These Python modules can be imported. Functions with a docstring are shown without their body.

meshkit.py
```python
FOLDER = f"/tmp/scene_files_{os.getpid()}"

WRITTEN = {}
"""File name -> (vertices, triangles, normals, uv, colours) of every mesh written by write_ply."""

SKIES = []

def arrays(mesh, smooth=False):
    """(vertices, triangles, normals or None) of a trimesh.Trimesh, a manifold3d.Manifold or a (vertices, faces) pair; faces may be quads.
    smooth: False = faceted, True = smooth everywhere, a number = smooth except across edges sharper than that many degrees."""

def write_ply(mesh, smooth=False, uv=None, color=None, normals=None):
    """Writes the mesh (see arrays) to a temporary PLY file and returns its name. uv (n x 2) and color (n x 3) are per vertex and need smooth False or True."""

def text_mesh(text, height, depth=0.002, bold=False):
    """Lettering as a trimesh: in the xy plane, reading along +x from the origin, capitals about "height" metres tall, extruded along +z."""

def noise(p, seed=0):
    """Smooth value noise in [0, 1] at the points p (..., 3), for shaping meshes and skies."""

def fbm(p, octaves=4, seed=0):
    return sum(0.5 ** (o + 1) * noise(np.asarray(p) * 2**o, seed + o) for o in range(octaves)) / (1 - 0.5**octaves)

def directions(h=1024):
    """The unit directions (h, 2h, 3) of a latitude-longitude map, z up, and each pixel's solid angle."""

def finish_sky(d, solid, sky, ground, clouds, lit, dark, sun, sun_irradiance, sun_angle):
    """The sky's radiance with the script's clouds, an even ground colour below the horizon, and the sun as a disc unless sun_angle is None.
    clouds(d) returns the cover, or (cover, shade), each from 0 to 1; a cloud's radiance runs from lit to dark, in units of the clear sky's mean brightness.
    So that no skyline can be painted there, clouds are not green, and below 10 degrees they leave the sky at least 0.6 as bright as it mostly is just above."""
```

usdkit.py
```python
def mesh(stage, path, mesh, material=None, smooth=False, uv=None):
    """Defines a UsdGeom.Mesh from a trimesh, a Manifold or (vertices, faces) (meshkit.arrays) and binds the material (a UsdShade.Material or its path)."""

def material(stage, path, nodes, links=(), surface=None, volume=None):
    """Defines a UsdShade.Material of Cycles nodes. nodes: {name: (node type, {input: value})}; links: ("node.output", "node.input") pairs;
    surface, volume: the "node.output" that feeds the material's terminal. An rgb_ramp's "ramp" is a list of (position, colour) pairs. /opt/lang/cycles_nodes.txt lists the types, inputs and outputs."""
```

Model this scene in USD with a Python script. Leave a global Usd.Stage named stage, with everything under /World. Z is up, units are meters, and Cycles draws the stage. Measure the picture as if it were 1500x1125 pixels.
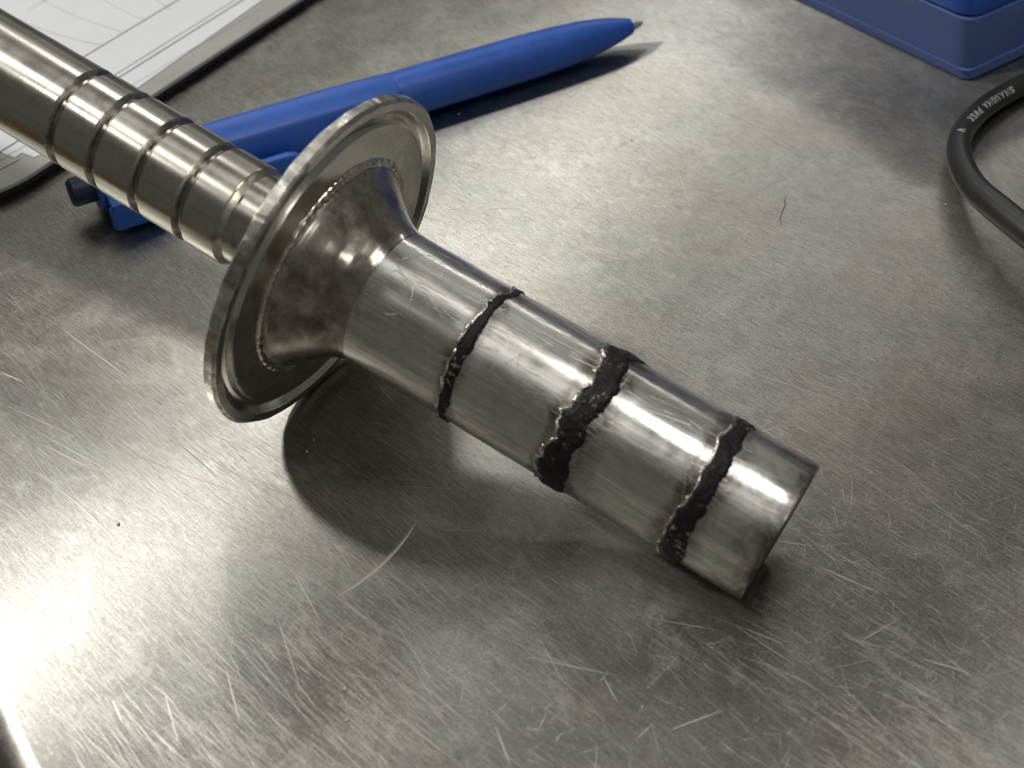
import math, random
import numpy as np
import trimesh
from scipy.interpolate import CubicSpline
from shapely.geometry import Polygon
from pxr import Usd, UsdGeom, UsdLux, UsdShade, Gf, Sdf
import usdkit, meshkit

U = 0.032                      # one unit of the layout below = radius of the spindle's flange, in metres
rng = np.random.default_rng(7)
random.seed(7)
stage = Usd.Stage.CreateInMemory()
UsdGeom.SetStageUpAxis(stage, 'Z')
UsdGeom.SetStageMetersPerUnit(stage, 1.0)
UsdGeom.Xform.Define(stage, '/World')

# ------------------------------------------------------------------ camera
FPX, CAM = 2054.49, np.array([1.14891, -6.113077, 5.787657])
PITCH, ROLL = 0.761932, -0.0192146
_c, _s = math.cos(PITCH), math.sin(PITCH)
FW = np.array([0, _c, -_s]); _r = np.array([1., 0, 0]); _u = np.array([0, _s, _c])
RT = _r * math.cos(ROLL) + _u * math.sin(ROLL)
UP = -_r * math.sin(ROLL) + _u * math.cos(ROLL)
cam = UsdGeom.Camera.Define(stage, '/World/camera')
m = Gf.Matrix4d(*RT, 0, *UP, 0, *(-FW), 0, *(CAM * U), 1)
cam.AddTransformOp().Set(m)
cam.CreateHorizontalApertureAttr(36.0); cam.CreateVerticalApertureAttr(27.0)
cam.CreateFocalLengthAttr(FPX / 1500 * 36.0)
cam.CreateClippingRangeAttr(Gf.Vec2f(0.01, 50))
cam.CreateFocusDistanceAttr(8.4 * U)
cam.CreateFStopAttr(22.0)
cam.GetPrim().CreateAttribute('exposure', Sdf.ValueTypeNames.Float).Set(0.2)


def at(px, py, z=0.0):
    """The layout point at height z that stands at this place of the 1500 x 1125 photograph."""
    d = FW + (px - 750) / FPX * RT - (py - 562.5) / FPX * UP
    return CAM + d * ((z - CAM[2]) / d[2])


# ------------------------------------------------------------------ light
usdkit.material(stage, '/World/Looks/room_light', {
    'b': ('background_shader', {'color': (0.98, 0.97, 0.89), 'strength': 0.085})}, [], surface='b.background')
dome = UsdLux.DomeLight.Define(stage, '/World/room_dome')
UsdShade.MaterialBindingAPI.Apply(dome.GetPrim()).Bind(UsdShade.Material.Get(stage, '/World/Looks/room_light'))


def lamp(name, pos, target, w, h, power, color, label, roll=0.0):
    """A rectangular lamp; power = its radiance."""
    L = UsdLux.RectLight.Define(stage, '/World/' + name)
    pos, target = np.asarray(pos, float), np.asarray(target, float)
    z = (pos - target) / np.linalg.norm(pos - target)
    x = np.cross([0, 0, 1.], z); x /= np.linalg.norm(x); y = np.cross(z, x)
    x, y = x * math.cos(roll) + y * math.sin(roll), -x * math.sin(roll) + y * math.cos(roll)
    L.AddTransformOp().Set(Gf.Matrix4d(*x, 0, *y, 0, *z, 0, *(pos * U), 1))
    L.CreateWidthAttr(w * U); L.CreateHeightAttr(h * U)
    L.CreateIntensityAttr(power); L.CreateColorAttr(Gf.Vec3f(*color))
    return L


lamp('work_lamp', (-12.3, 5.2, 15.5), (0, 0, .5), 1.6, 1.6, 215.0, (1.0, 0.985, 0.95), '')
lamp('added_back_fill', (-2, 36, 32), (0, 2, 0), 44, 22, 0.38, (1.0, 0.99, 0.96), '')  # added soft panel, unseen, brightens the table; no window is known there
lamp('ceiling_lamp', (15, -15, 14), (1, 0, 0), 5, 5, 4.0, (1.0, 0.98, 0.95), '')
lamp('ceiling_lamp_003', (5, -1, 18), (1, -1, 0), 5.0, 5.0, 9.0, (1.0, 0.985, 0.95), '')  # added overhead, unseen, to brighten the front tube
lamp('ceiling_lamp_004', (-1.5, 17.5, 19), (1.5, 1.5, 0), 3.2, 3.2, 12.5, (1.0, 0.985, 0.95), '')  # added at the back, unseen, to lift the table's upper bright streak
lamp('ceiling_lamp_001', (10, 22, 13), (0, 1, 0), 9, 0.5, 14.0, (1.0, 0.98, 0.95), '', 0.3)
lamp('ceiling_lamp_002', (-11, -2.5, 16), (1, -2, 0), 1.5, 1.5, 25.0, (1.0, 0.97, 0.92), '')

# ------------------------------------------------------------------ helpers
_names = {}


def numbered(path):
    k = _names.get(path, -1) + 1
    _names[path] = k
    return path if k == 0 else f'{path}_{k:03d}'


def tag(p, label=None, cat=None, group=None, kind=None):
    p = p.GetPrim() if hasattr(p, 'GetPrim') else p
    for k, v in (('label', label), ('category', cat), ('group', group), ('kind', kind)):
        if v:
            p.SetCustomDataByKey(k, v)
    return p


def thing(name, label=None, cat=None, matrix=None):
    path = numbered('/World/' + name)
    x = UsdGeom.Xform.Define(stage, path)
    if matrix is not None:
        x.AddTransformOp().Set(matrix)
    tag(x, label, cat)
    return path


def put(name, mesh, mat, parent='/World', smooth=35, label=None, kind=None):
    v, f, n = meshkit.arrays(mesh, False)
    path = numbered(f'{parent}/{name}')
    usdkit.mesh(stage, path, (v * U, f), '/World/Looks/' + mat, smooth=smooth)
    if label or kind:
        tag(stage.GetPrimAtPath(path), label, kind=kind)
    return path


def lathe(prof, n=192, wob=None):
    """Revolves (t, r) points about the local z axis (t along z)."""
    prof = np.asarray(prof, float)
    a = np.linspace(0, 2 * np.pi, n, endpoint=False)
    R = np.repeat(prof[:, 1][:, None], n, 1); Z = np.repeat(prof[:, 0][:, None], n, 1)
    A = np.repeat(a[None], len(prof), 0)
    if wob is not None:
        R, Z = wob(R, Z, A)
    v = np.stack([R * np.cos(A), R * np.sin(A), Z], -1).reshape(-1, 3)
    i, j = np.meshgrid(np.arange(len(prof) - 1), np.arange(n), indexing='ij')
    p = i * n + j; q = i * n + (j + 1) % n
    f = np.stack([p, q, q + n, p + n], -1).reshape(-1, 4)
    f = np.vstack([f[:, [0, 1, 2]], f[:, [0, 2, 3]]])
    return trimesh.Trimesh(v, f, process=False)


def dense(prof, step=0.02):
    out = [np.asarray(prof[0], float)]
    for p in prof[1:]:
        p = np.asarray(p, float); n = max(1, int(np.ceil(np.linalg.norm(p - out[-1]) / step)))
        a = out[-1]
        out += [a + (p - a) * k / n for k in range(1, n + 1)]
    return np.array(out)


def sweep(path, radius, n=24, cap=True):
    """A round tube along a polyline; radius a number or one per point."""
    P = np.asarray(path, float); r = np.broadcast_to(np.asarray(radius, float), len(P))
    T = np.gradient(P, axis=0); T /= np.linalg.norm(T, axis=1)[:, None]
    X = np.cross(T, [0, 0, 1.]); X /= np.linalg.norm(X, axis=1)[:, None]; Y = np.cross(X, T)
    a = np.linspace(0, 2 * np.pi, n, endpoint=False)
    v = P[:, None] + r[:, None, None] * (np.cos(a)[None, :, None] * X[:, None] + np.sin(a)[None, :, None] * Y[:, None])
    m_ = len(P)
    i, j = np.meshgrid(np.arange(m_ - 1), np.arange(n), indexing='ij')
    p = i * n + j; q = i * n + (j + 1) % n
    f = np.stack([p, p + n, q + n, q], -1).reshape(-1, 4)
    f = np.vstack([f[:, [0, 1, 2]], f[:, [0, 2, 3]]])
    v = v.reshape(-1, 3)
    if cap:
        v = np.vstack([v, P[0], P[-1]]); k = len(v)
        for j in range(n):
            f = np.vstack([f, [[k - 2, j, (j + 1) % n], [k - 1, (m_ - 1) * n + (j + 1) % n, (m_ - 1) * n + j]]])
    return trimesh.Trimesh(v, f, process=False)


def loft(rings, cap=True):
    rings = [np.asarray(r, float) for r in rings]; n = len(rings[0])
    v = np.vstack(rings); f = []
    for i in range(len(rings) - 1):
        for j in range(n):
            a, b = i * n + j, i * n + (j + 1) % n
            f += [[a, b, b + n], [a, b + n, a + n]]
    if cap:
        v = np.vstack([v, rings[0].mean(0), rings[-1].mean(0)]); k = len(v); o = (len(rings) - 1) * n
        for j in range(n):
            f += [[k - 2, (j + 1) % n, j], [k - 1, o + j, o + (j + 1) % n]]
    t = trimesh.Trimesh(v, f, process=False)
    if t.volume < 0:
        t.invert()
    return t


def slab(poly, z0, z1, bevel=0.0):
    """An extruded outline with a small bevel round its top."""
    if bevel <= 0:
        t = trimesh.creation.extrude_polygon(poly, z1 - z0, engine='earcut'); t.apply_translation([0, 0, z0]); return t
    outer = np.array(poly.exterior.coords)[:-1]
    from shapely import LineString
    L = poly.exterior.length; ks = np.linspace(0, L, 400, endpoint=False)
    base = np.array([poly.exterior.interpolate(k).coords[0] for k in ks])
    nx = np.roll(base, -1, 0) - np.roll(base, 1, 0); nrm = np.stack([nx[:, 1], -nx[:, 0]], 1)
    nrm /= np.linalg.norm(nrm, axis=1)[:, None]
    if not poly.exterior.is_ccw:
        nrm = -nrm
    rings = [np.c_[base, np.full(len(base), z0)]]
    for k in range(5):
        a = k / 4 * np.pi / 2
        rings.append(np.c_[base - nrm * bevel * (1 - math.cos(a)), np.full(len(base), z1 - bevel + bevel * math.sin(a))])
    return loft(rings)


# ------------------------------------------------------------------ materials
IU = 1.0 / U


def M(name, nodes, links, surface='p.BSDF'):
    usdkit.material(stage, '/World/Looks/' + name, nodes, links, surface=surface)


def ramp(*stops):
    return {'ramp': [(s[0], s[1] if np.ndim(s[1]) else (s[1],) * 3) for s in stops]}


# brushed, worn sheet steel: x' of 'g' runs along the grain (45 degrees towards the viewer's right)
M('table_steel', {
    'tc': ('texture_coordinate', {}),
    'u': ('mapping', {'scale': (IU,) * 3}),
    'g': ('mapping', {'rotation': (0, 0, math.radians(45))}),
    'g1': ('mapping', {'scale': (5.0, 75.0, 1.0)}),
    'g2': ('mapping', {'scale': (1.6, 16.0, 1.0)}),
    'fine': ('noise_texture', {'scale': 1.0, 'detail': 4.0, 'roughness': 0.65}),
    'band': ('noise_texture', {'scale': 1.0, 'detail': 3.0, 'roughness': 0.6, 'distortion': 0.3}),
    'mot': ('noise_texture', {'scale': 2.2, 'detail': 7.0, 'roughness': 0.68, 'distortion': 0.6}),
    'mot2': ('noise_texture', {'scale': 0.7, 'detail': 4.0, 'roughness': 0.55}),
    'grit': ('noise_texture', {'scale': 45.0, 'detail': 3.0, 'roughness': 0.7}),
    'warp': ('noise_texture', {'scale': 0.55, 'detail': 1.0, 'roughness': 0.4}),
    'c1': ('rgb_ramp', ramp((0.3, (0.345, 0.335, 0.305)), (0.55, (0.41, 0.40, 0.368)), (0.75, (0.485, 0.474, 0.438)))),
    'scuff': ('noise_texture', {'scale': 85.0, 'detail': 4.0, 'roughness': 0.75, 'distortion': 1.2}),
    'g3': ('mapping', {'scale': (8.0, 140.0, 1.0)}),
    'hair': ('noise_texture', {'scale': 1.0, 'detail': 3.0, 'roughness': 0.7, 'distortion': 0.4}),
    'v1': ('map_range', {'from_min': 0.3, 'from_max': 0.7, 'to_min': 0.62, 'to_max': 1.38}),
    'v2': ('map_range', {'from_min': 0.3, 'from_max': 0.7, 'to_min': 0.68, 'to_max': 1.32}),
    'vv': ('math', {'math_type': 'multiply'}),
    'flk': ('noise_texture', {'scale': 1.3, 'detail': 9.0, 'roughness': 0.72, 'distortion': 1.0}),
    'fm': ('map_range', {'from_min': 0.56, 'from_max': 0.585, 'to_min': 0.0, 'to_max': 1.0, 'clamp': True}),
    'fr': ('math', {'math_type': 'multiply_add', 'value2': 0.10}),
    'fc': ('math', {'math_type': 'multiply_add', 'value2': 0.10, 'value3': 1.0}),
    'vf': ('math', {'math_type': 'multiply'}),
    'hue': ('rgb_ramp', ramp((0.3, (0.985, 1.0, 1.0)), (0.5, (1.0, 1.0, 0.99)), (0.7, (1.04, 0.99, 0.94)))),
    'hn': ('noise_texture', {'scale': 0.9, 'detail': 5.0, 'roughness': 0.6, 'distortion': 0.5}),
    'ch': ('mix_color', {'blend_type': 'multiply', 'fac': 1.0, 'use_clamp_result': False}),
    'cc': ('mix_color', {'blend_type': 'multiply', 'fac': 1.0, 'use_clamp_result': False}),
    'r1': ('map_range', {'from_min': 0.3, 'from_max': 0.7, 'to_min': 0.51, 'to_max': 0.59}),
    'r2': ('map_range', {'from_min': 0.3, 'from_max': 0.7, 'to_min': -0.05, 'to_max': 0.06}),
    'rs': ('math', {'math_type': 'add'}),
    'b0': ('bump', {'strength': 0.6, 'distance': 0.00025}),
    'b1': ('bump', {'strength': 0.3, 'distance': 0.000015}),
    'b2': ('bump', {'strength': 0.4, 'distance': 0.00002}),
    'b3': ('bump', {'strength': 0.3, 'distance': 0.00001}),
    'p': ('principled_bsdf', {'metallic': 1.0, 'anisotropic': 1.0}),
    'tg': ('combine_xyz', {'x': 0.7071, 'y': 0.7071, 'z': 0.0}),
    'rb': ('math', {'math_type': 'multiply', 'value2': 0.6}),
    'pb': ('principled_bsdf', {'metallic': 1.0}),
    'ra': ('math', {'math_type': 'multiply', 'value2': 0.6}),
    'pa': ('principled_bsdf', {'metallic': 1.0, 'anisotropic': 1.0}),
    'ma': ('mix_closure', {'fac': 0.45}),
    'mx': ('mix_closure', {'fac': 0.36}),
}, [('tc.object', 'u.vector'), ('u.vector', 'g.vector'), ('g.vector', 'g1.vector'), ('g.vector', 'g2.vector'),
    ('g1.vector', 'fine.vector'), ('g2.vector', 'band.vector'), ('u.vector', 'mot.vector'), ('u.vector', 'mot2.vector'),
    ('u.vector', 'grit.vector'), ('u.vector', 'warp.vector'),
    ('mot.fac', 'c1.fac'), ('u.vector', 'scuff.vector'), ('g.vector', 'g3.vector'), ('g3.vector', 'hair.vector'), ('scuff.fac', 'v1.value'), ('hair.fac', 'v2.value'),
    ('v1.result', 'vv.value1'), ('v2.result', 'vv.value2'), ('c1.color', 'ch.a'), ('u.vector', 'hn.vector'), ('hn.fac', 'hue.fac'), ('hue.color', 'ch.b'), ('ch.result', 'cc.a'), ('u.vector', 'flk.vector'), ('flk.fac', 'fm.value'), ('fm.result', 'fc.value1'), ('vv.value', 'vf.value1'), ('fc.value', 'vf.value2'), ('vf.value', 'cc.b'),
    ('fm.result', 'fr.value1'), ('rb.value', 'fr.value3'), ('fr.value', 'pb.roughness'), ('cc.result', 'p.base_color'), ('mot2.fac', 'r1.value'), ('mot.fac', 'r2.value'),
    ('r1.result', 'rs.value1'), ('r2.result', 'rs.value2'), ('rs.value', 'p.roughness'),
    ('warp.fac', 'b0.height'), ('fine.fac', 'b1.height'), ('band.fac', 'b2.height'), ('grit.fac', 'b3.height'),
    ('b0.normal', 'b1.normal'), ('b1.normal', 'b2.normal'), ('b2.normal', 'b3.normal'), ('b3.normal', 'p.normal'), ('b3.normal', 'pb.normal'), ('cc.result', 'pb.base_color'), ('rs.value', 'rb.value1'),
    ('tg.vector', 'p.tangent'), ('rs.value', 'ra.value1'), ('ra.value', 'pa.roughness'), ('cc.result', 'pa.base_color'), ('b3.normal', 'pa.normal'), ('tg.vector', 'pa.tangent'),
    ('p.BSDF', 'ma.closure1'), ('pa.BSDF', 'ma.closure2'), ('ma.closure', 'mx.closure1'), ('pb.BSDF', 'mx.closure2')], 'mx.closure')

M('scratch_glint_steel', {'p': ('principled_bsdf', {'metallic': 1.0, 'base_color': (0.62, 0.60, 0.55), 'roughness': 0.4})}, [])


AXIS = (0.825563, -0.522350, -0.213534)          # the spindle's axis: its parts were turned, so gloss spreads along it


def steel(name, color, rough, long_bump=0.00001, mott=(0.8, 1.1), tint=None, zscale=4.0, aniso=0.0, sharp=0.15, part=0.45, across=45.0, streak=0.12):
    nodes = {
        'tc': ('texture_coordinate', {}), 'u': ('mapping', {'scale': (IU,) * 3}),
        'l': ('mapping', {'scale': (across, across, zscale)}),
        'lines': ('noise_texture', {'scale': 1.0, 'detail': 4.0, 'roughness': 0.65}),
        'mot': ('noise_texture', {'scale': 4.5, 'detail': 6.0, 'roughness': 0.65, 'distortion': 0.5}),
        'grit': ('noise_texture', {'scale': 38.0, 'detail': 3.0, 'roughness': 0.6}),
        'mc': ('map_range', {'from_min': 0.3, 'from_max': 0.7, 'to_min': mott[0], 'to_max': mott[1]}),
        'ml': ('map_range', {'from_min': 0.3, 'from_max': 0.7, 'to_min': 1 - streak, 'to_max': 1 + streak}),
        'mm': ('math', {'math_type': 'multiply'}),
        'base': ('mix_color', {'blend_type': 'multiply', 'fac': 1.0, 'a': color, 'use_clamp_result': False}),
        'mr': ('map_range', {'from_min': 0.3, 'from_max': 0.72, 'to_min': rough * 0.75, 'to_max': rough * 1.35}),
        'b1': ('bump', {'strength': 0.5, 'distance': long_bump}),
        'b2': ('bump', {'strength': 0.4, 'distance': 0.000008}),
        'p': ('principled_bsdf', {'metallic': 1.0, 'anisotropic': aniso}),
        'tg': ('combine_xyz', {'x': AXIS[0], 'y': AXIS[1], 'z': AXIS[2]}),
    }
    links = [('tc.object', 'u.vector'), ('u.vector', 'l.vector'), ('l.vector', 'lines.vector'), ('u.vector', 'mot.vector'), ('u.vector', 'grit.vector'),
             ('mot.fac', 'mc.value'), ('lines.fac', 'ml.value'), ('mc.result', 'mm.value1'), ('ml.result', 'mm.value2'), ('mm.value', 'base.b'), ('mot.fac', 'mr.value'), ('mr.result', 'p.roughness'),
             ('lines.fac', 'b1.height'), ('grit.fac', 'b2.height'), ('b1.normal', 'b2.normal'), ('b2.normal', 'p.normal')]
    out = 'base.result'
    if tint:      # (ramp along the axis, from, to, colour): soot, heat tint, darker shaft grooves and neck at given places along the part
        stops, z0, z1, col = tint
        nodes.update({
            'sx': ('separate_xyz', {}),
            'zr': ('map_range', {'from_min': z0, 'from_max': z1, 'to_min': 0.0, 'to_max': 1.0, 'clamp': True}),
            'zm': ('rgb_ramp', ramp(*stops)),
            'tn': ('noise_texture', {'scale': 7.0, 'detail': 7.0, 'roughness': 0.7, 'distortion': 0.8}),
            'ad': ('math', {'math_type': 'add'}),
            'tm': ('map_range', {'from_min': 0.95, 'from_max': 1.3, 'to_min': 0.0, 'to_max': 0.85, 'clamp': True}),
            'tx': ('mix_color', {'blend_type': 'mix', 'b': col}),
        })
        links += [('u.vector', 'sx.vector'), ('sx.z', 'zr.value'), ('zr.result', 'zm.fac'), ('u.vector', 'tn.vector'),
                  ('zm.color', 'ad.value1'), ('tn.fac', 'ad.value2'), ('ad.value', 'tm.value'), ('tm.result', 'tx.fac'), (out, 'tx.a')]
        out = 'tx.result'
    links.append((out, 'p.base_color'))
    if aniso:
        nodes['q'] = ('principled_bsdf', {'metallic': 1.0})
        nodes['qr'] = ('map_range', {'from_min': 0.3, 'from_max': 0.72, 'to_min': sharp * 0.7, 'to_max': sharp * 1.5})
        nodes['mx'] = ('mix_closure', {'fac': part})
        links += [('tg.vector', 'p.tangent'), (out, 'q.base_color'), ('b2.normal', 'q.normal'), ('mot.fac', 'qr.value'), ('qr.result', 'q.roughness'),
                  ('p.BSDF', 'mx.closure1'), ('q.BSDF', 'mx.closure2')]
    M(name, nodes, links, 'mx.closure' if aniso else 'p.BSDF')


T0, T1 = 0.3, 2.8
_z = lambda t: (t - T0) / (T1 - T0)
steel('tube_steel', (0.80, 0.785, 0.73), 0.46, aniso=0.9, long_bump=0.00003, zscale=2.0, across=60.0, streak=0.22, sharp=0.16, part=0.4, tint=([
    (0, 0.55), (_z(0.45), 0.35), (_z(.88), 0.3), (_z(.95), 0.62), (_z(1.04), 0.62), (_z(1.12), 0.3), (_z(1.5), 0.32), (_z(1.56), 0.7), (_z(1.76), 0.72),
    (_z(1.9), 0.36), (_z(2.2), 0.34), (_z(2.27), 0.68), (_z(2.43), 0.68), (_z(2.55), 0.40), (_z(2.66), 0.5), (1, 0.78)], T0, T1, (0.10, 0.075, 0.06)))
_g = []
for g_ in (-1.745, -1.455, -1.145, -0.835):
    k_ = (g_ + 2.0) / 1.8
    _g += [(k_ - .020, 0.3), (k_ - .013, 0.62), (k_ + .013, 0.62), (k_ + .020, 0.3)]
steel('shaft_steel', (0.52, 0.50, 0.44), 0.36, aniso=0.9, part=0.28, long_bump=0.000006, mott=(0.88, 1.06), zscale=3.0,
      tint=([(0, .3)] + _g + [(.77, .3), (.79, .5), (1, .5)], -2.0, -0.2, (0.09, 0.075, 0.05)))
steel('flange_steel', (0.72, 0.695, 0.63), 0.18, 0.000008, mott=(0.75, 1.1), zscale=40.0)
steel('edge_steel', (0.78, 0.755, 0.69), 0.42, 0.0003, mott=(0.5, 1.15), zscale=1.0, aniso=0.8, across=14.0, streak=0.4, sharp=0.2)
steel('cone_steel', (0.66, 0.63, 0.55), 0.36, 0.00001, aniso=0.7, sharp=0.15, part=0.6, mott=(0.55, 1.1), zscale=8.0, tint=([(0, 0.58), (0.4, 0.55), (0.75, 0.62), (1, 0.5)], 0.0, 0.4, (0.17, 0.10, 0.065)))
steel('bead_steel', (0.78, 0.74, 0.66), 0.2, 0.00003, mott=(0.5, 1.15), zscale=20.0)
M('charred_weld', {
    'tc': ('texture_coordinate', {}), 'u': ('mapping', {'scale': (IU,) * 3}),
    'n': ('noise_texture', {'scale': 34.0, 'detail': 5.0, 'roughness': 0.7}),
    'n3': ('noise_texture', {'scale': 4.0, 'detail': 2.0, 'roughness': 0.5}),
    'n3m': ('map_range', {'from_min': 0.42, 'from_max': 0.6, 'to_min': -0.10, 'to_max': 0.03, 'clamp': True}),
    'na': ('math', {'math_type': 'add'}),
    'n2': ('noise_texture', {'scale': 9.0, 'detail': 4.0, 'roughness': 0.65}),
    'c': ('rgb_ramp', ramp((0.3, (0.003, 0.0025, 0.0025)), (0.54, (0.008, 0.006, 0.005)), (0.61, (0.05, 0.035, 0.028)), (0.66, (0.5, 0.47, 0.44)))),
    'mm': ('map_range', {'from_min': 0.62, 'from_max': 0.65, 'to_min': 0.0, 'to_max': 1.0, 'clamp': True}),
    'r': ('map_range', {'from_min': 0.35, 'from_max': 0.7, 'to_min': 0.6, 'to_max': 0.3}),
    'b': ('bump', {'strength': 0.8, 'distance': 0.0003}),
    'p': ('principled_bsdf', {'specular_ior_level': 0.3}),
}, [('tc.object', 'u.vector'), ('u.vector', 'n.vector'), ('u.vector', 'n2.vector'), ('u.vector', 'n3.vector'), ('n3.fac', 'n3m.value'), ('n.fac', 'na.value1'), ('n3m.result', 'na.value2'), ('na.value', 'c.fac'), ('c.color', 'p.base_color'),
    ('na.value', 'mm.value'), ('mm.result', 'p.metallic'), ('n2.fac', 'r.value'), ('r.result', 'p.roughness'), ('n.fac', 'b.height'), ('b.normal', 'p.normal')])
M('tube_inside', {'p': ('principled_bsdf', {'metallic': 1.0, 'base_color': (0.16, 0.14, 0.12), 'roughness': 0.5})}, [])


def plastic(name, color, rough, grain=0.00002, scale=60.0, var=0.12, dust=None, spec=0.5):
    nodes = {
        'tc': ('texture_coordinate', {}), 'u': ('mapping', {'scale': (IU,) * 3}),
        'n': ('noise_texture', {'scale': scale, 'detail': 4.0, 'roughness': 0.65}),
        'w': ('noise_texture', {'scale': 3.0, 'detail': 5.0, 'roughness': 0.6}),
        'v': ('map_range', {'from_min': 0.3, 'from_max': 0.7, 'to_min': 1 - var, 'to_max': 1 + var}),
        'c': ('mix_color', {'blend_type': 'multiply', 'fac': 1.0, 'a': color, 'use_clamp_result': False}),
        'r': ('map_range', {'from_min': 0.3, 'from_max': 0.7, 'to_min': rough * 0.85, 'to_max': rough * 1.2}),
        'b': ('bump', {'strength': 0.5, 'distance': grain}),
        'p': ('principled_bsdf', {'specular_ior_level': spec}),
    }
    links = [('tc.object', 'u.vector'), ('u.vector', 'n.vector'), ('u.vector', 'w.vector'), ('w.fac', 'v.value'), ('v.result', 'c.b'),
             ('w.fac', 'r.value'), ('r.result', 'p.roughness'), ('n.fac', 'b.height'), ('b.normal', 'p.normal')]
    out = 'c.result'
    if dust:
        nodes['dm'] = ('map_range', {'from_min': 0.42, 'from_max': 0.75, 'to_min': dust[1] * 0.4, 'to_max': dust[1], 'clamp': True})
        nodes['dx'] = ('mix_color', {'blend_type': 'mix', 'b': dust[0]})
        links += [('n.fac', 'dm.value'), ('dm.result', 'dx.fac'), (out, 'dx.a')]
        out = 'dx.result'
    links.append((out, 'p.base_color'))
    M(name, nodes, links)


plastic('pen_blue', (0.022, 0.10, 0.44), 0.42, grain=0.00001)
plastic('pen_blue_shaded', (0.008, 0.014, 0.05), 0.45)  # the pen's blue with the shaft's shade put into the colour
plastic('box_blue', (0.05, 0.115, 0.38), 0.5, grain=0.00004, dust=((0.22, 0.27, 0.44), 0.42))
plastic('lid_blue', (0.02, 0.095, 0.48), 0.4, grain=0.00003)
plastic('cable_black', (0.012, 0.012, 0.012), 0.42, grain=0.00002, dust=((0.06, 0.058, 0.052), 0.35))
plastic('print_white', (0.45, 0.45, 0.43), 0.6, var=0.3)
plastic('board_black', (0.015, 0.015, 0.015), 0.5)
plastic('board_grey', (0.35, 0.35, 0.325), 0.55, var=0.08)
plastic('paper', (0.70, 0.715, 0.725), 0.8, grain=0.00001, var=0.02, spec=0.2)
plastic('ink', (0.10, 0.10, 0.12), 0.7, var=0.3)
plastic('pencil_grey', (0.42, 0.43, 0.44), 0.7, var=0.1)
plastic('floor_tan', (0.6, 0.38, 0.16), 0.6)
plastic('lint', (0.6, 0.59, 0.55), 0.8)
M('pen_metal', {'p': ('principled_bsdf', {'metallic': 1.0, 'base_color': (0.85, 0.83, 0.78), 'roughness': 0.42})}, [])

# ------------------------------------------------------------------ the table and the floor below it
tbl = thing('table_top'); tag(stage.GetPrimAtPath(tbl), kind='structure')
e0, e1 = at(20, 1040)[:2], at(62, 1125)[:2]
ed = (e1 - e0) / np.linalg.norm(e1 - e0)                 # along the table's edge, towards the viewer
en = np.array([ed[1], -ed[0]]);  en = en if en @ (np.array([1., 1.]) - e0) > 0 else -en   # into the table
rr_ = 0.17
sec = [(30.0, -0.9), (30.0, 0.0)] + [(k, 0.0) for k in np.linspace(24, 0.0, 40)]
sec += [(-rr_ * math.sin(a), -rr_ + rr_ * math.cos(a)) for a in np.linspace(0.12, np.pi / 2, 12)] + [(-rr_, -1.0), (-rr_ + 0.05, -1.02), (-rr_ + 0.05, -0.9)]
sec = np.array(sec)
rings = []
for k in np.linspace(-14, 24, 60):
    o = e0 - ed * (k - 6) if False else e0 - ed * k
    rings.append(np.c_[o[0] + en[0] * sec[:, 0], o[1] + en[1] * sec[:, 0], sec[:, 1]])
sheet = loft(rings)
put('steel_sheet', sheet, 'table_steel', tbl, smooth=40)
fl = slab(Polygon([(-60, -60), (60, -60), (60, 60), (-60, 60)]), -25.2, -25)
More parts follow.
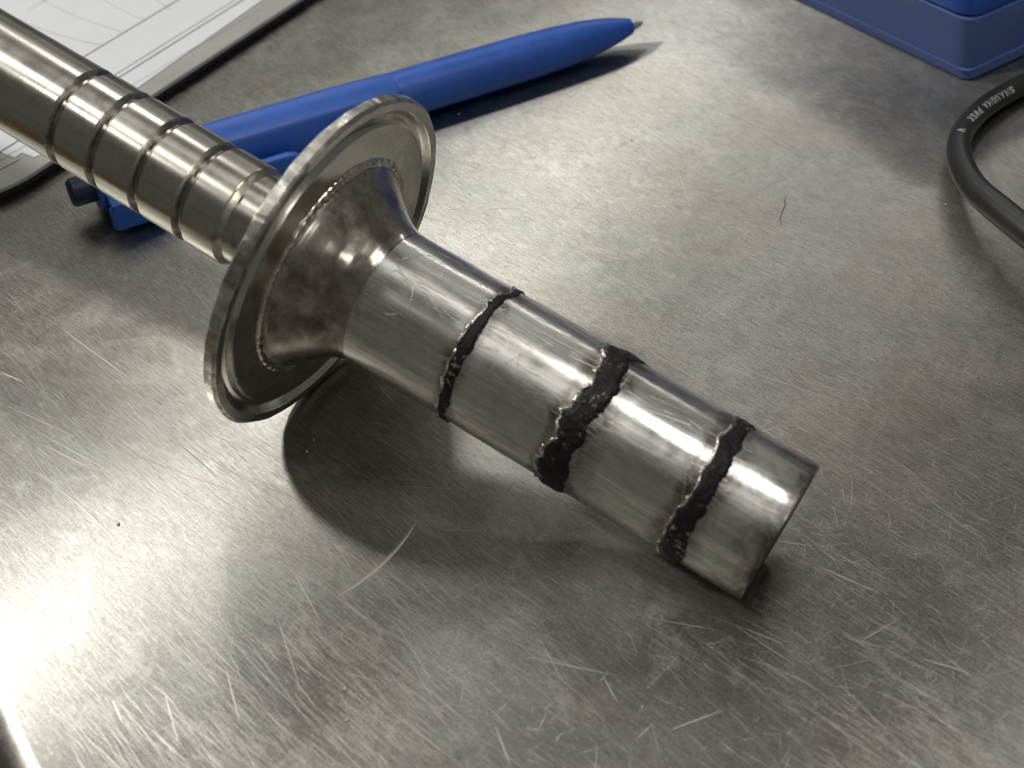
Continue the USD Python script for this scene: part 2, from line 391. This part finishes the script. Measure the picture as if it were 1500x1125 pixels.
tag(stage.GetPrimAtPath(put('floor', fl, 'floor_tan', smooth=False)), kind='structure')


def ridge(P, w):
    """A hair-thin raised burr along the ground points P (n x 2): scratches in the sheet, and one drawn arc of light."""
    P = np.asarray(P, float); T = np.gradient(P, axis=0); T /= np.linalg.norm(T, axis=1)[:, None]
    N = np.stack([-T[:, 1], T[:, 0]], 1); s = np.linspace(0, 1, len(P)); ww = w * np.sqrt(np.clip(1 - (2 * s - 1) ** 2, 0.02, 1))
    v = np.vstack([np.c_[P + N * ww[:, None] / 2, np.full(len(P), 0.0012)], np.c_[P, 0.0012 + ww * 0.065], np.c_[P - N * ww[:, None] / 2, np.full(len(P), 0.0012)]])
    n = len(P); f = []
    for i in range(n - 1):
        for o in (0, n):
            f += [[o + i, o + n + i, o + n + i + 1], [o + i, o + n + i + 1, o + i + 1]]
    return v, np.array(f)


def arc(p, q, bend=0.0, n=7):
    p, q = np.asarray(p, float)[:2], np.asarray(q, float)[:2]
    s = np.linspace(0, 1, n)[:, None]; d = q - p
    return p + d * s + np.array([-d[1], d[0]]) * bend * 4 * s * (1 - s)


SCR_GLINT = [((80, 474), (190, 555), .0, .022), ((0, 545), (36, 560), 0, .022), ((196, 520), (260, 560), 0, .014), ((252, 642), (320, 700), 0, .024),
       ((80, 712), (188, 815), .03, .026), ((40, 625), (180, 700), 0, .012), ((60, 650), (140, 690), 0, .016), ((0, 590), (110, 640), 0, .012), ((150, 640), (245, 735), 0, .014),
       ((498, 872), (609, 766), -.06, .085), ((1020, 868), (1160, 945), 0, .012), ((1060, 905), (1165, 975), 0, .012), ((950, 905), (1060, 925), 0, .012),  # first entry is an arc of reflected light, drawn as a bright ridge
       ((700, 920), (860, 985), 0, .012), ((760, 960), (905, 990), 0, .012), ((785, 925), (825, 1000), 0, .012), ((882, 988), (905, 1030), 0, .016), ((920, 925), (935, 960), 0, .014), ((725, 1062), (748, 1122), 0, .018),
       ((1030, 900), (1150, 945), .02, .016), ((1100, 545), (1240, 592), 0, .016), ((1175, 558), (1240, 575), 0, .012), ((1195, 828), (1290, 870), 0, .014), ((1350, 965), (1420, 985), 0, .014),
       ((1370, 110), (1350, 182), -.02, .02), ((1195, 142), (1235, 131), 0, .014), ((1245, 235), (1255, 218), 0, .016), ((1230, 250), (1340, 222), 0, .014), ((1300, 232), (1350, 216), 0, .014),
       ((1105, 285), (1175, 255), .08, .022), ((1240, 262), (1280, 290), 0, .012), ((990, 240), (1010, 300), 0, .016), ((1000, 510), (1040, 480), 0, .012), ((980, 535), (1060, 470), 0, .010),
       ((1090, 640), (1140, 625), 0, .012), ((520, 620), (575, 622), 0, .012), ((500, 637), (590, 638), 0, .010), ((560, 700), (640, 706), 0, .012), ((570, 712), (660, 716), 0, .010), ((640, 775), (700, 778), 0, .010),
       ((420, 820), (470, 910), 0, .014), ((330, 975), (352, 1060), 0, .014), ((240, 1010), (262, 1090), 0, .014), ((405, 900), (440, 1010), 0, .012), ((575, 905), (640, 1010), 0, .010), ((165, 1025), (180, 1060), 0, .016),
       ((505, 985), (560, 1000), 0, .012), ((1120, 790), (1190, 800), 0, .010), ((1260, 940), (1320, 905), 0, .010), ((980, 1070), (1060, 1040), 0, .010)]
for a, b, bend, w in SCR_GLINT:
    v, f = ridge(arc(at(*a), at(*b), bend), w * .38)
    put('scratch_glint', trimesh.Trimesh(v, f, process=False), 'scratch_glint_steel', tbl, smooth=False)


for pts in ([(1152, 283), (1150, 300), (1144, 315), (1143, 334)],):
    P = np.array([at(*p)[:2] for p in pts]); k = np.linspace(0, 1, 24)
    P = np.stack([np.interp(k, np.linspace(0, 1, len(P)), P[:, c]) for c in (0, 1)], 1) + (meshkit.noise(np.stack([k * 9, k * 0, k * 0 + pts[0][0]], -1))[:, None] - .5) * .02
    v, f = ridge(P, .009)
    put('dark_scratch', trimesh.Trimesh(v, f, process=False), 'ink', tbl, smooth=False)


def fine_scratches(n):
    V, F, o = [], [], 0
    for _ in range(n):
        px, py = rng.uniform(-60, 1560), rng.uniform(-40, 1165)
        c = at(px, py)[:2]
        if (c - e0) @ en < 0.15:
            continue
        left = meshkit.noise(np.array([[c[0] * .8, c[1] * .8, 3.]]))[0]
        if px < 650 and py > 420 or rng.random() < 0.45:
            ang = math.radians(-45) + rng.normal(0, 0.11); ln = rng.gamma(1.5, 0.10) * (3.5 if rng.random() < .08 else 1)
        else:
            ang = rng.uniform(0, math.pi); ln = rng.gamma(1.5, 0.05)
        if left < 0.35 and rng.random() < 0.6:
            continue
        d = np.array([math.cos(ang), math.sin(ang)]) * min(ln, 1.6) / 2
        v, f = ridge(arc(c - d, c + d, rng.normal(0, 0.025), 4), rng.uniform(0.0010, 0.0028))
        V.append(v); F.append(f + o); o += len(v)
    return trimesh.Trimesh(np.vstack(V), np.vstack(F), process=False)


put('fine_scratches', fine_scratches(10000), 'scratch_glint_steel', tbl, smooth=False, kind='stuff')

# ------------------------------------------------------------------ the steel spindle
RF, RR, LEN, PSI = 0.392195, 0.306883, 2.780753, -0.564131
tau = math.atan2(1 - RF, LEN)
h = np.array([math.cos(PSI), math.sin(PSI), 0]); zz = np.array([0, 0, 1.])
D = h * math.cos(tau) - zz * math.sin(tau); Wv = h * math.sin(tau) + zz * math.cos(tau); Vv = np.cross(Wv, D)
A0 = Wv * 1.0008
sp = thing('steel_spindle', 'worn stainless steel spindle with round flange, grooved shaft and three charred weld rings', 'spindle',
           Gf.Matrix4d(*Wv, 0, *np.cross(D, Wv), 0, *D, 0, *(A0 * U), 1))   # local x = up, local z = axis towards the charred end
# rear shaft with turned grooves, and the thinner neck behind the flange
prof = [(-7.0, 0.0), (-7.0, RR - .03), (-6.97, RR)]
for g in (-1.745, -1.455, -1.145, -0.835):
    prof += [(g - .036, RR), (g - .026, RR - .008), (g - .012, RR - .03), (g + .012, RR - .03), (g + .026, RR - .008), (g + .036, RR)]
prof += [(-.585, RR), (-.57, RR - .006), (-.545, RR - .034), (-.2, RR - .034), (-.1, RR - .03), (-.07, RR)]
put('grooved_shaft', lathe(prof, 160), 'shaft_steel', sp, smooth=30)
TF = 0.0785
edge = [(-TF, 0.05), (-TF, 0.975), (-TF + .012, 0.992), (-TF + .02, 1.0), (-.012, 1.0), (0.0, 0.99), (.004, .982)]
rim = [(.004, .982), (.004, .935), (-.004, .926), (-.022, .915), (-.036, .90), (-.038, .885), (-.03, .868), (-.012, .858), (0.0, .85), (0.004, .83), (.004, 0.60)]


def edge_wob(R, Z, A):
    q = np.stack([np.cos(A) * 9, np.sin(A) * 9, Z * 12], -1)
    return R + np.where(R > .97, (meshkit.fbm(q, 3, 5) - .5) * .012 + (meshkit.fbm(q * [3, 3, .6], 4, 6) - .5) * .0045, 0), Z + np.where(R > .97, (meshkit.fbm(q * 1.3, 2, 9) - .5) * .008, 0)


fp = put('flange', lathe(rim, 256), 'flange_steel', sp, smooth=25)
put('flange_edge', lathe(dense(edge, .02), 900, edge_wob), 'edge_steel', sp, smooth=25)
cone = dense([(.0, .625), (.03, .612), (.06, .588), (.12, .527), (.19, .466), (.25, .428), (.30, .407), (.335, .397), (.36, .393)], .012)
put('cone', lathe(cone, 200, lambda R, Z, A: (R + (meshkit.fbm(np.stack([np.cos(A) * 3, np.sin(A) * 3, Z * 6], -1), 3, 2) - .5) * .014, Z)), 'cone_steel', sp, smooth=True)
bn, br = 720, 14
a = np.linspace(0, 2 * np.pi, bn, endpoint=False); b = np.linspace(0, np.pi, br)
mr = .012 + .002 * np.sin(a * 70 + 6.0 * np.sin(a * 5)) + .012 * (meshkit.noise(np.stack([np.cos(a) * 6, np.sin(a) * 6, a * 0], -1), 4) - .5)
Rb = .632 + np.cos(b)[:, None] * (.03 + .4 * (mr - .017)[None]); Zb = .004 + np.sin(b)[:, None] * mr[None] * 1.5
vb = np.stack([Rb * np.cos(a), Rb * np.sin(a), Zb], -1).reshape(-1, 3)
i, j = np.meshgrid(np.arange(br - 1), np.arange(bn), indexing='ij'); p = i * bn + j; q = i * bn + (j + 1) % bn
fb = np.stack([p, p + bn, q + bn, q], -1).reshape(-1, 4)
bd = trimesh.Trimesh(vb, np.vstack([fb[:, [0, 2, 1]], fb[:, [0, 3, 2]]]), process=False)
put('weld_bead', bd, 'bead_steel', sp, smooth=True)
# front tube, open at the end
def tube_wob(R, Z, A):
    return R + (meshkit.fbm(np.stack([np.cos(A) * 1.2, np.sin(A) * 1.2, Z * 1.5], -1), 3, 8) - .5) * .012, Z


tube = dense([(.33, RF - .002), (LEN - .012, RF), (LEN, RF - .008)], .05)
put('front_tube', lathe(tube, 200, tube_wob), 'tube_steel', sp, smooth=40)
V, F, o = [], [], 0
for _ in range(1500):
    z0 = rng.uniform(.4, LEN - .1); a0 = rng.uniform(0, 2 * np.pi); ln = rng.gamma(1.5, .07); sk = rng.normal(0, .12) if rng.random() < .7 else rng.normal(0, 1.0)
    k = np.linspace(-.5, .5, 5); zc = np.clip(z0 + k * ln * math.cos(sk), .36, LEN - .02); ac = a0 + k * ln * math.sin(sk) / RF; w = rng.uniform(.0012, .0035)
    for e, hh in ((-1, .0006), (0, .0006 + w * .12), (1, .0006)):
        aa = ac + e * w / RF / 2 * math.cos(sk); zz_ = zc - e * w / 2 * math.sin(sk); R, _z2 = tube_wob(np.full(5, RF + hh), zz_, aa)
        V.append(np.stack([R * np.cos(aa), R * np.sin(aa), zz_], -1))
    for e in (0, 5):
        for i in range(4):
            F += [[o + e + i, o + e + i + 1, o + e + 5 + i + 1], [o + e + i, o + e + 5 + i + 1, o + e + 5 + i]]
    o += 15
sm = trimesh.Trimesh(np.vstack(V), np.array(F), process=False)
put('tube_scratches', sm, 'scratch_glint_steel', sp, smooth=False, kind='stuff')
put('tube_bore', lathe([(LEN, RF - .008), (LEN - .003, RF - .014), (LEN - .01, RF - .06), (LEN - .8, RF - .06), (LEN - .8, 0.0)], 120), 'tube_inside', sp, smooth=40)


def weld_ring(t0, w0, hgt, seed, skew):
    """A crusted black ring round the tube; skew slants it, w0 = half width."""
    n, k = 900, 40
    a = np.linspace(0, 2 * np.pi, n, endpoint=False); s = np.linspace(-1, 1, k)
    c = np.stack([np.cos(a) * 2.2, np.sin(a) * 2.2, np.zeros(n)], -1)
    wa = w0 * (0.2 + 1.6 * meshkit.fbm(c, 4, seed)); wb = w0 * (0.2 + 1.6 * meshkit.fbm(c * 1.3, 4, seed + 20))
    wa = wa + w0 * .4 * (meshkit.fbm(c * 5, 5, seed + 3) - .5) + w0 * .2 * (meshkit.fbm(c * 24, 3, seed + 4) - .5); wb = wb + w0 * .4 * (meshkit.fbm(c * 5, 5, seed + 7) - .5) + w0 * .2 * (meshkit.fbm(c * 24, 3, seed + 8) - .5)
    t = t0 + skew * np.cos(a) + np.where(s[:, None] < 0, s[:, None] * wa[None], s[:, None] * wb[None]) + (meshkit.fbm(c, 3, seed + 11) - .5)[None] * w0 * .8
    A = np.repeat(a[None], k, 0)
    q = np.stack([np.cos(A) * RF, np.sin(A) * RF, t], -1)
    bump = (meshkit.fbm(q * 9, 5, seed) - .5) * hgt * 1.6 + (meshkit.fbm(q * 40, 2, seed + 6) - .5) * hgt * .5
    env = np.clip(1 - np.abs(s[:, None]) ** 5.0, 0, 1)
    R = RF - .004 + env * (hgt + bump) - .02 * (1 - env)
    v = np.stack([R * np.cos(A), R * np.sin(A), t], -1).reshape(-1, 3)
    i, j = np.meshgrid(np.arange(k - 1), np.arange(n), indexing='ij'); p = i * n + j; q = i * n + (j + 1) % n
    f = np.stack([p, q, q + n, p + n], -1).reshape(-1, 4)
    lip_t = (t[0] - wa * 0 + .004); ph = np.clip((meshkit.fbm(c * 2.5, 4, seed + 40) - .42) * 6, 0, 1)
    L = np.stack([(RF + .002) * np.cos(a), (RF + .002) * np.sin(a), lip_t], -1)
    T = np.roll(L, -1, 0) - np.roll(L, 1, 0); T /= np.linalg.norm(T, axis=1)[:, None]
    X = np.stack([np.cos(a), np.sin(a), 0 * a], -1); Y = np.cross(T, X); b = np.linspace(0, 2 * np.pi, 10, endpoint=False)
    lr = .002 + .008 * ph
    lv = L[:, None] + lr[:, None, None] * (np.cos(b)[None, :, None] * X[:, None] + np.sin(b)[None, :, None] * Y[:, None])
    i2, j2 = np.meshgrid(np.arange(n), np.arange(10), indexing='ij'); p2 = i2 * 10 + j2; q2 = i2 * 10 + (j2 + 1) % 10; o = lambda z: (z + 10) % (n * 10)
    lf = np.stack([p2, q2, o(q2), o(p2)], -1).reshape(-1, 4)
    lip = trimesh.Trimesh(lv.reshape(-1, 3), np.vstack([lf[:, [0, 2, 1]], lf[:, [0, 3, 2]]]), process=False)
    if lip.volume < 0:
        lip.invert()
    return trimesh.Trimesh(v, np.vstack([f[:, [0, 1, 2]], f[:, [0, 2, 3]]]), process=False), lip


def ring_part(args, label):
    ring, lip = weld_ring(*args)
    path = put('weld_ring', ring, 'charred_weld', sp, smooth=True, label=label)
    put('melted_lip', lip, 'bead_steel', path, smooth=True)


ring_part((.99, .042, .011, 3, .004), 'narrow charred weld ring nearest the flange')
ring_part((1.67, .088, .016, 31, 0.0), 'widest charred weld ring, in the middle of the tube')
ring_part((2.37, .062, .014, 57, .0), 'charred weld ring nearest the open end of the tube')

# ------------------------------------------------------------------ the blue pen
tip, tail = at(941, 33, .17), at(104, 283, .21)
pd = (tip - tail) / np.linalg.norm(tip - tail); pl = np.linalg.norm(tip - tail)
side = np.cross(pd, zz); side /= np.linalg.norm(side)          # towards the viewer
upv = np.cross(side, pd)
pen = thing('ballpoint_pen', 'blue plastic ballpoint pen with its metal tip out, lying behind the flange', 'pen',
            Gf.Matrix4d(*side, 0, *upv, 0, *(-pd), 0, *(tip * U), 1))    # local z runs from the tip back along the pen


def lathe_r(prof, n=72):
    t = lathe(prof, n); t.invert() if t.volume < 0 else None; return t


put('writing_tip', lathe_r([(0, 0), (.004, .014), (.02, .018), (.025, .026), (.12, .048), (.2, .05)], 40), 'pen_metal', pen, smooth=30)
put('grip', lathe_r([(.112, .0), (.112, .055), (.118, .064), (.17, .079), (.27, .105), (.40, .13), (.56, .15), (.8, .165), (1.1, .174), (1.6, .178), (2.17, .178), (2.19, .17)], 80), 'pen_blue', pen, smooth=30)


def pen_section(r, n=96):
    a = np.linspace(0, 2 * np.pi, n, endpoint=False)
    k = np.abs(((a + .35) / (np.pi / 3)) % 1 - .5) * 2           # six soft flats
    rr = r * (1 - .055 * (1 - k ** 2))
    return np.stack([rr * np.cos(a), rr * np.sin(a)], 1)


rings = [np.c_[pen_section(r), np.full(96, z)] for z, r in [(2.18, .165), (2.19, .18), (2.2, .188), (2.4, .198), (2.7, .204), (pl - .5, .206), (pl - .2, .2), (pl - .16, .19), (pl - .15, .17)]]
put('barrel', loft(rings), 'pen_blue', pen, smooth=40)
put('push_button', lathe_r([(pl - .16, .0), (pl - .16, .1), (pl - .01, .1), (pl + .01, .085), (pl + .012, 0.0)], 48), 'pen_blue_shaded', pen, smooth=30)


def bar(points, w, hh, n=12):
    """A rounded flat strip along local points."""
    rings = []
    P = np.asarray(points, float)
    for k, p in enumerate(P):
        s = 1.0
        a = np.linspace(0, 2 * np.pi, 32, endpoint=False)
        c, s_ = np.cos(a), np.sin(a)
        x = np.sign(c) * np.abs(c) ** .5 * w[k] / 2; y = np.sign(s_) * np.abs(s_) ** .5 * hh[k] / 2
        rings.append(np.c_[p[0] + y, p[1] + x, np.full(32, p[2])])
    return loft(rings)


cz = np.array([pl - .17, pl - .2, pl - .5, pl - 1.0, pl - 1.45, pl - 1.52, pl - 1.56])
put('clip', bar([(.31, -.08, z) for z in cz], [.16, .2, .2, .19, .19, .15, .06], [.05, .07, .07, .07, .08, .08, .05]), 'pen_blue', pen, smooth=40)
rt = trimesh.creation.box([.24, .18, .16]); rt.apply_translation([.22, -.06, pl - .27])
put('clip_root', rt, 'pen_blue', pen, smooth=False)

# ------------------------------------------------------------------ the clipboard and the sheet on it
ZB = 0.10
q0, q1 = at(425, 7, ZB)[:2], at(74, 236, ZB)[:2]
cd = (q0 - q1) / np.linalg.norm(q0 - q1); cn = np.array([-cd[1], cd[0]])      # along the edge away from the viewer; into the board
corner = q1 - cd * 1.0
rect = Polygon([corner, corner + cd * 9, corner + cd * 9 + cn * 7, corner + cn * 7])
board = rect.buffer(-.85, quad_segs=24).buffer(.85, quad_segs=24)
cb = thing('clipboard', 'grey clipboard with black edge lying under the drawing sheet at the far left', 'clipboard')
put('board', slab(board.buffer(-.03), 0.004, ZB - .03, .02), 'board_black', cb, smooth=40)
put('cover', slab(board, ZB - .0298, ZB, .012), 'board_grey', cb, smooth=40)
p0, p1 = at(387, 0, ZB)[:2], at(207, 128, ZB)[:2]
od = (p0 - p1) / np.linalg.norm(p0 - p1); on = np.array([-od[1], od[0]])
pe = at(66, 226, ZB)[:2]
k0 = (pe - p1) @ od
lo = lambda s, t: tuple(p1 + od * s + on * t)           # s along the sheet's edge, t into the sheet
paper = Polygon([lo(k0 - .0, 0.02), lo(4, 0), lo(4, 6), lo(k0 - .5, 6), lo(k0 - .5, .62), lo(k0 - .36, .62), lo(k0 - .36, .44), lo(k0 - .27, .44), lo(k0 - .27, .33), lo(k0 - .14, .33), lo(k0 - .14, .17), lo(k0 - .07, .17), lo(k0 - .07, .05)])
sh = thing('drawing_sheet', 'white paper sheet printed with thin drawing lines, on the clipboard', 'paper')
put('sheet', slab(paper, ZB + .001, ZB + .006), 'paper', sh, smooth=False)


def line(a, b, w, mat='ink', bend=0.0):
    P = arc(at(*a, ZB + .0075), at(*b, ZB + .0075), bend, 12); T = np.gradient(P, axis=0); T /= np.linalg.norm(T, axis=1)[:, None]
    N = np.stack([-T[:, 1], T[:, 0]], 1) * w / 2; n = len(P)
    v = np.vstack([np.c_[P + N, np.full(n, ZB + .0075)], np.c_[P - N, np.full(n, ZB + .0075)]])
    f = [x for i in range(n - 1) for x in ([i, n + i, n + i + 1], [i, n + i + 1, i + 1])]
    put('printed_line', trimesh.Trimesh(v, f, process=False), mat, sh, smooth=False)


line((277, -10), (70, 115), .012)
line((360, -10), (150, 121), .008)
line((368, -8), (-10, 229), .013)
line((380, 12), (160, 145), .005, 'pencil_grey')
line((-10, 7), (150, 66), .006, 'pencil_grey', -.06)
line((55, -5), (185, 48), .005, 'pencil_grey', -.04)
line((145, -5), (215, 30), .005, 'pencil_grey', -.03)
line((222, -4), (250, 14), .005, 'pencil_grey')
line((40, 16), (72, -4), .005, 'pencil_grey')
line((-10, 238), (40, 212), .010, 'pencil_grey')
line((-10, 252), (28, 232), .016, 'pencil_grey')

# ------------------------------------------------------------------ the blue case at the upper right
g = at(1416, 122)[:2]; gl, gr = at(1161.6, 0)[:2], at(1500, 82.8)[:2]
dl = (gl - g) / np.linalg.norm(gl - g); dr = (gr - g) / np.linalg.norm(gr - g)
HS = 0.56
s_ = at(1421, 33, HS)[:2]


def quad(c, L=5.0, R=4.0, r=.1, grow=0.0):
    P = Polygon([c, c + dr * R, c + dr * R + dl * L, c + dl * L]).buffer(-r - grow).buffer(r, quad_segs=12)
    k = np.linspace(0, P.exterior.length, 320, endpoint=False)
    X = np.array([P.exterior.interpolate(x).coords[0] for x in k])
    i0 = np.argmin(np.linalg.norm(X - (c + dr * R / 2), axis=1)); X = np.roll(X, -i0, 0)
    return X


bx = thing('blue_case', 'blue plastic case with a rounded lid standing at the upper right corner', 'case')
mix = lambda k: g + (s_ - g) * k


def ring3(k, z, r, grow=0.0):
    return np.c_[quad(mix(k), r=r, grow=grow), np.full(320, z)]


put('base_rim', loft([ring3(0, .012, .08, .012), ring3(0, .02, .08), ring3(.17, .10, .085), ring3(.2, .108, .09, .012)]), 'box_blue', bx, smooth=40)
put('case_body', loft([ring3(.2, .104, .09, .014), ring3(.97, HS - .02, .14, .006), ring3(.99, HS - .006, .15, .014), ring3(1., HS, .15, .03)]), 'box_blue', bx, smooth=40)
put('lid', loft([ring3(1., HS + .0, .15, .045), ring3(1., HS + .014, .15, .045), ring3(1., HS + .02, .16, .012), ring3(1.03, HS + .05, .17, .006), ring3(1.3, HS + .24, .2), ring3(1.4, HS + .3, .2, .03), ring3(1.42, HS + .33, .2, .09), ring3(1.42, HS + .345, .2, .2)]), 'lid_blue', bx, smooth=40)

# ------------------------------------------------------------------ the black cable
CR = 0.083
cp = [(1620, 60, .10), (1560, 92, .10), (1498, 124, .10), (1456, 147, .10), (1424, 174, .11), (1407, 200, .13), (1405, 226, .15), (1414, 254, .17), (1437, 285, .2), (1456, 301, .22), (1498, 335, .25), (1560, 382, .28), (1640, 440, .3)]
K = np.array([at(*k) for k in cp])
ss = np.r_[0, np.cumsum(np.linalg.norm(np.diff(K, axis=0), axis=1))]
cs = CubicSpline(ss, K); tt = np.linspace(0, ss[-1], 220); CP = cs(tt)
def s_at(px, py):
    P = CP - CAM; z = P @ FW
    X = 750 + FPX * (P @ RT) / z; Y = 562.5 - FPX * (P @ UP) / z
    return tt[np.argmin(np.hypot(X - px, Y - py))]


cable = thing('black_cable', 'black rubber cable with white print, looping in from the right edge below the blue case', 'cable')
CRS = np.interp(tt, [s_at(1456, 147), s_at(1456, 301)], [CR - .006, CR + .012])
put('sheath', sweep(CP, CRS, 32), 'cable_black', cable, smooth=True)


def cable_text(txt, s0, hgt):
    x = 0.0; parts = []
    for ch in txt:
        t = meshkit.text_mesh(ch, hgt, .004, bold=True); t.apply_translation([x - t.bounds[0, 0], 0, 0]); x = t.bounds[1, 0] + hgt * .3; parts.append(t)
    tm = trimesh.util.concatenate(parts); v = np.array(tm.vertices)
    s = s0 + v[:, 0]; P = cs(s); T = cs(s, 1); T /= np.linalg.norm(T, axis=1)[:, None]
    X = np.cross(T, [0, 0, 1.]); X /= np.linalg.norm(X, axis=1)[:, None]; Y = np.cross(X, T)   # X to the right of travel
    to = CAM - P; th = np.arctan2((to * Y).sum(1), (to * X).sum(1))
    rad = np.interp(s, tt, CRS)
    ang = th + (v[:, 1] - hgt / 2) / CR
    R = rad + v[:, 2] - .0015
    q = P + R[:, None] * (np.cos(ang)[:, None] * X + np.sin(ang)[:, None] * Y)
    put('printed_mark', trimesh.Trimesh(q, tm.faces, process=False), 'print_white', cable, smooth=False)


cable_text('W', s_at(1503, 121), .05)
cable_text('SHANGHA', s_at(1475, 136), .05)
cable_text('PVSK', s_at(1427, 171), .05)
cable_text('V', s_at(1408, 204), .05)

# ------------------------------------------------------------------ crumbs and lint on the sheet
V, F, o = [], [], 0
for px, py, r in [(173, 768, .012), (505, 1010, .012), (508, 1055, .010), (530, 1058, .008), (845, 775, .007), (1130, 830, .006), (925, 205, .010), (672, 167, .008), (1322, 95, .006), (460, 645, .008), (450, 662, .01), (1385, 300, .008), (780, 1040, .007), (560, 960, .006), (1250, 880, .006)]:
    t = trimesh.creation.icosphere(1, r * .6); t.vertices *= np.array([1, 1.6, .5]) * (0.7 + .6 * rng.random((len(t.vertices), 1))); t.apply_translation(at(px, py) + [0, 0, r * .5])
    V.append(t.vertices); F.append(t.faces + o); o += len(t.vertices)
cr = put('crumbs', trimesh.Trimesh(np.vstack(V), np.vstack(F), process=False), 'lint', smooth=True)
tag(stage.GetPrimAtPath(cr), 'tiny pale crumbs scattered over the steel table', 'crumbs', kind='stuff')
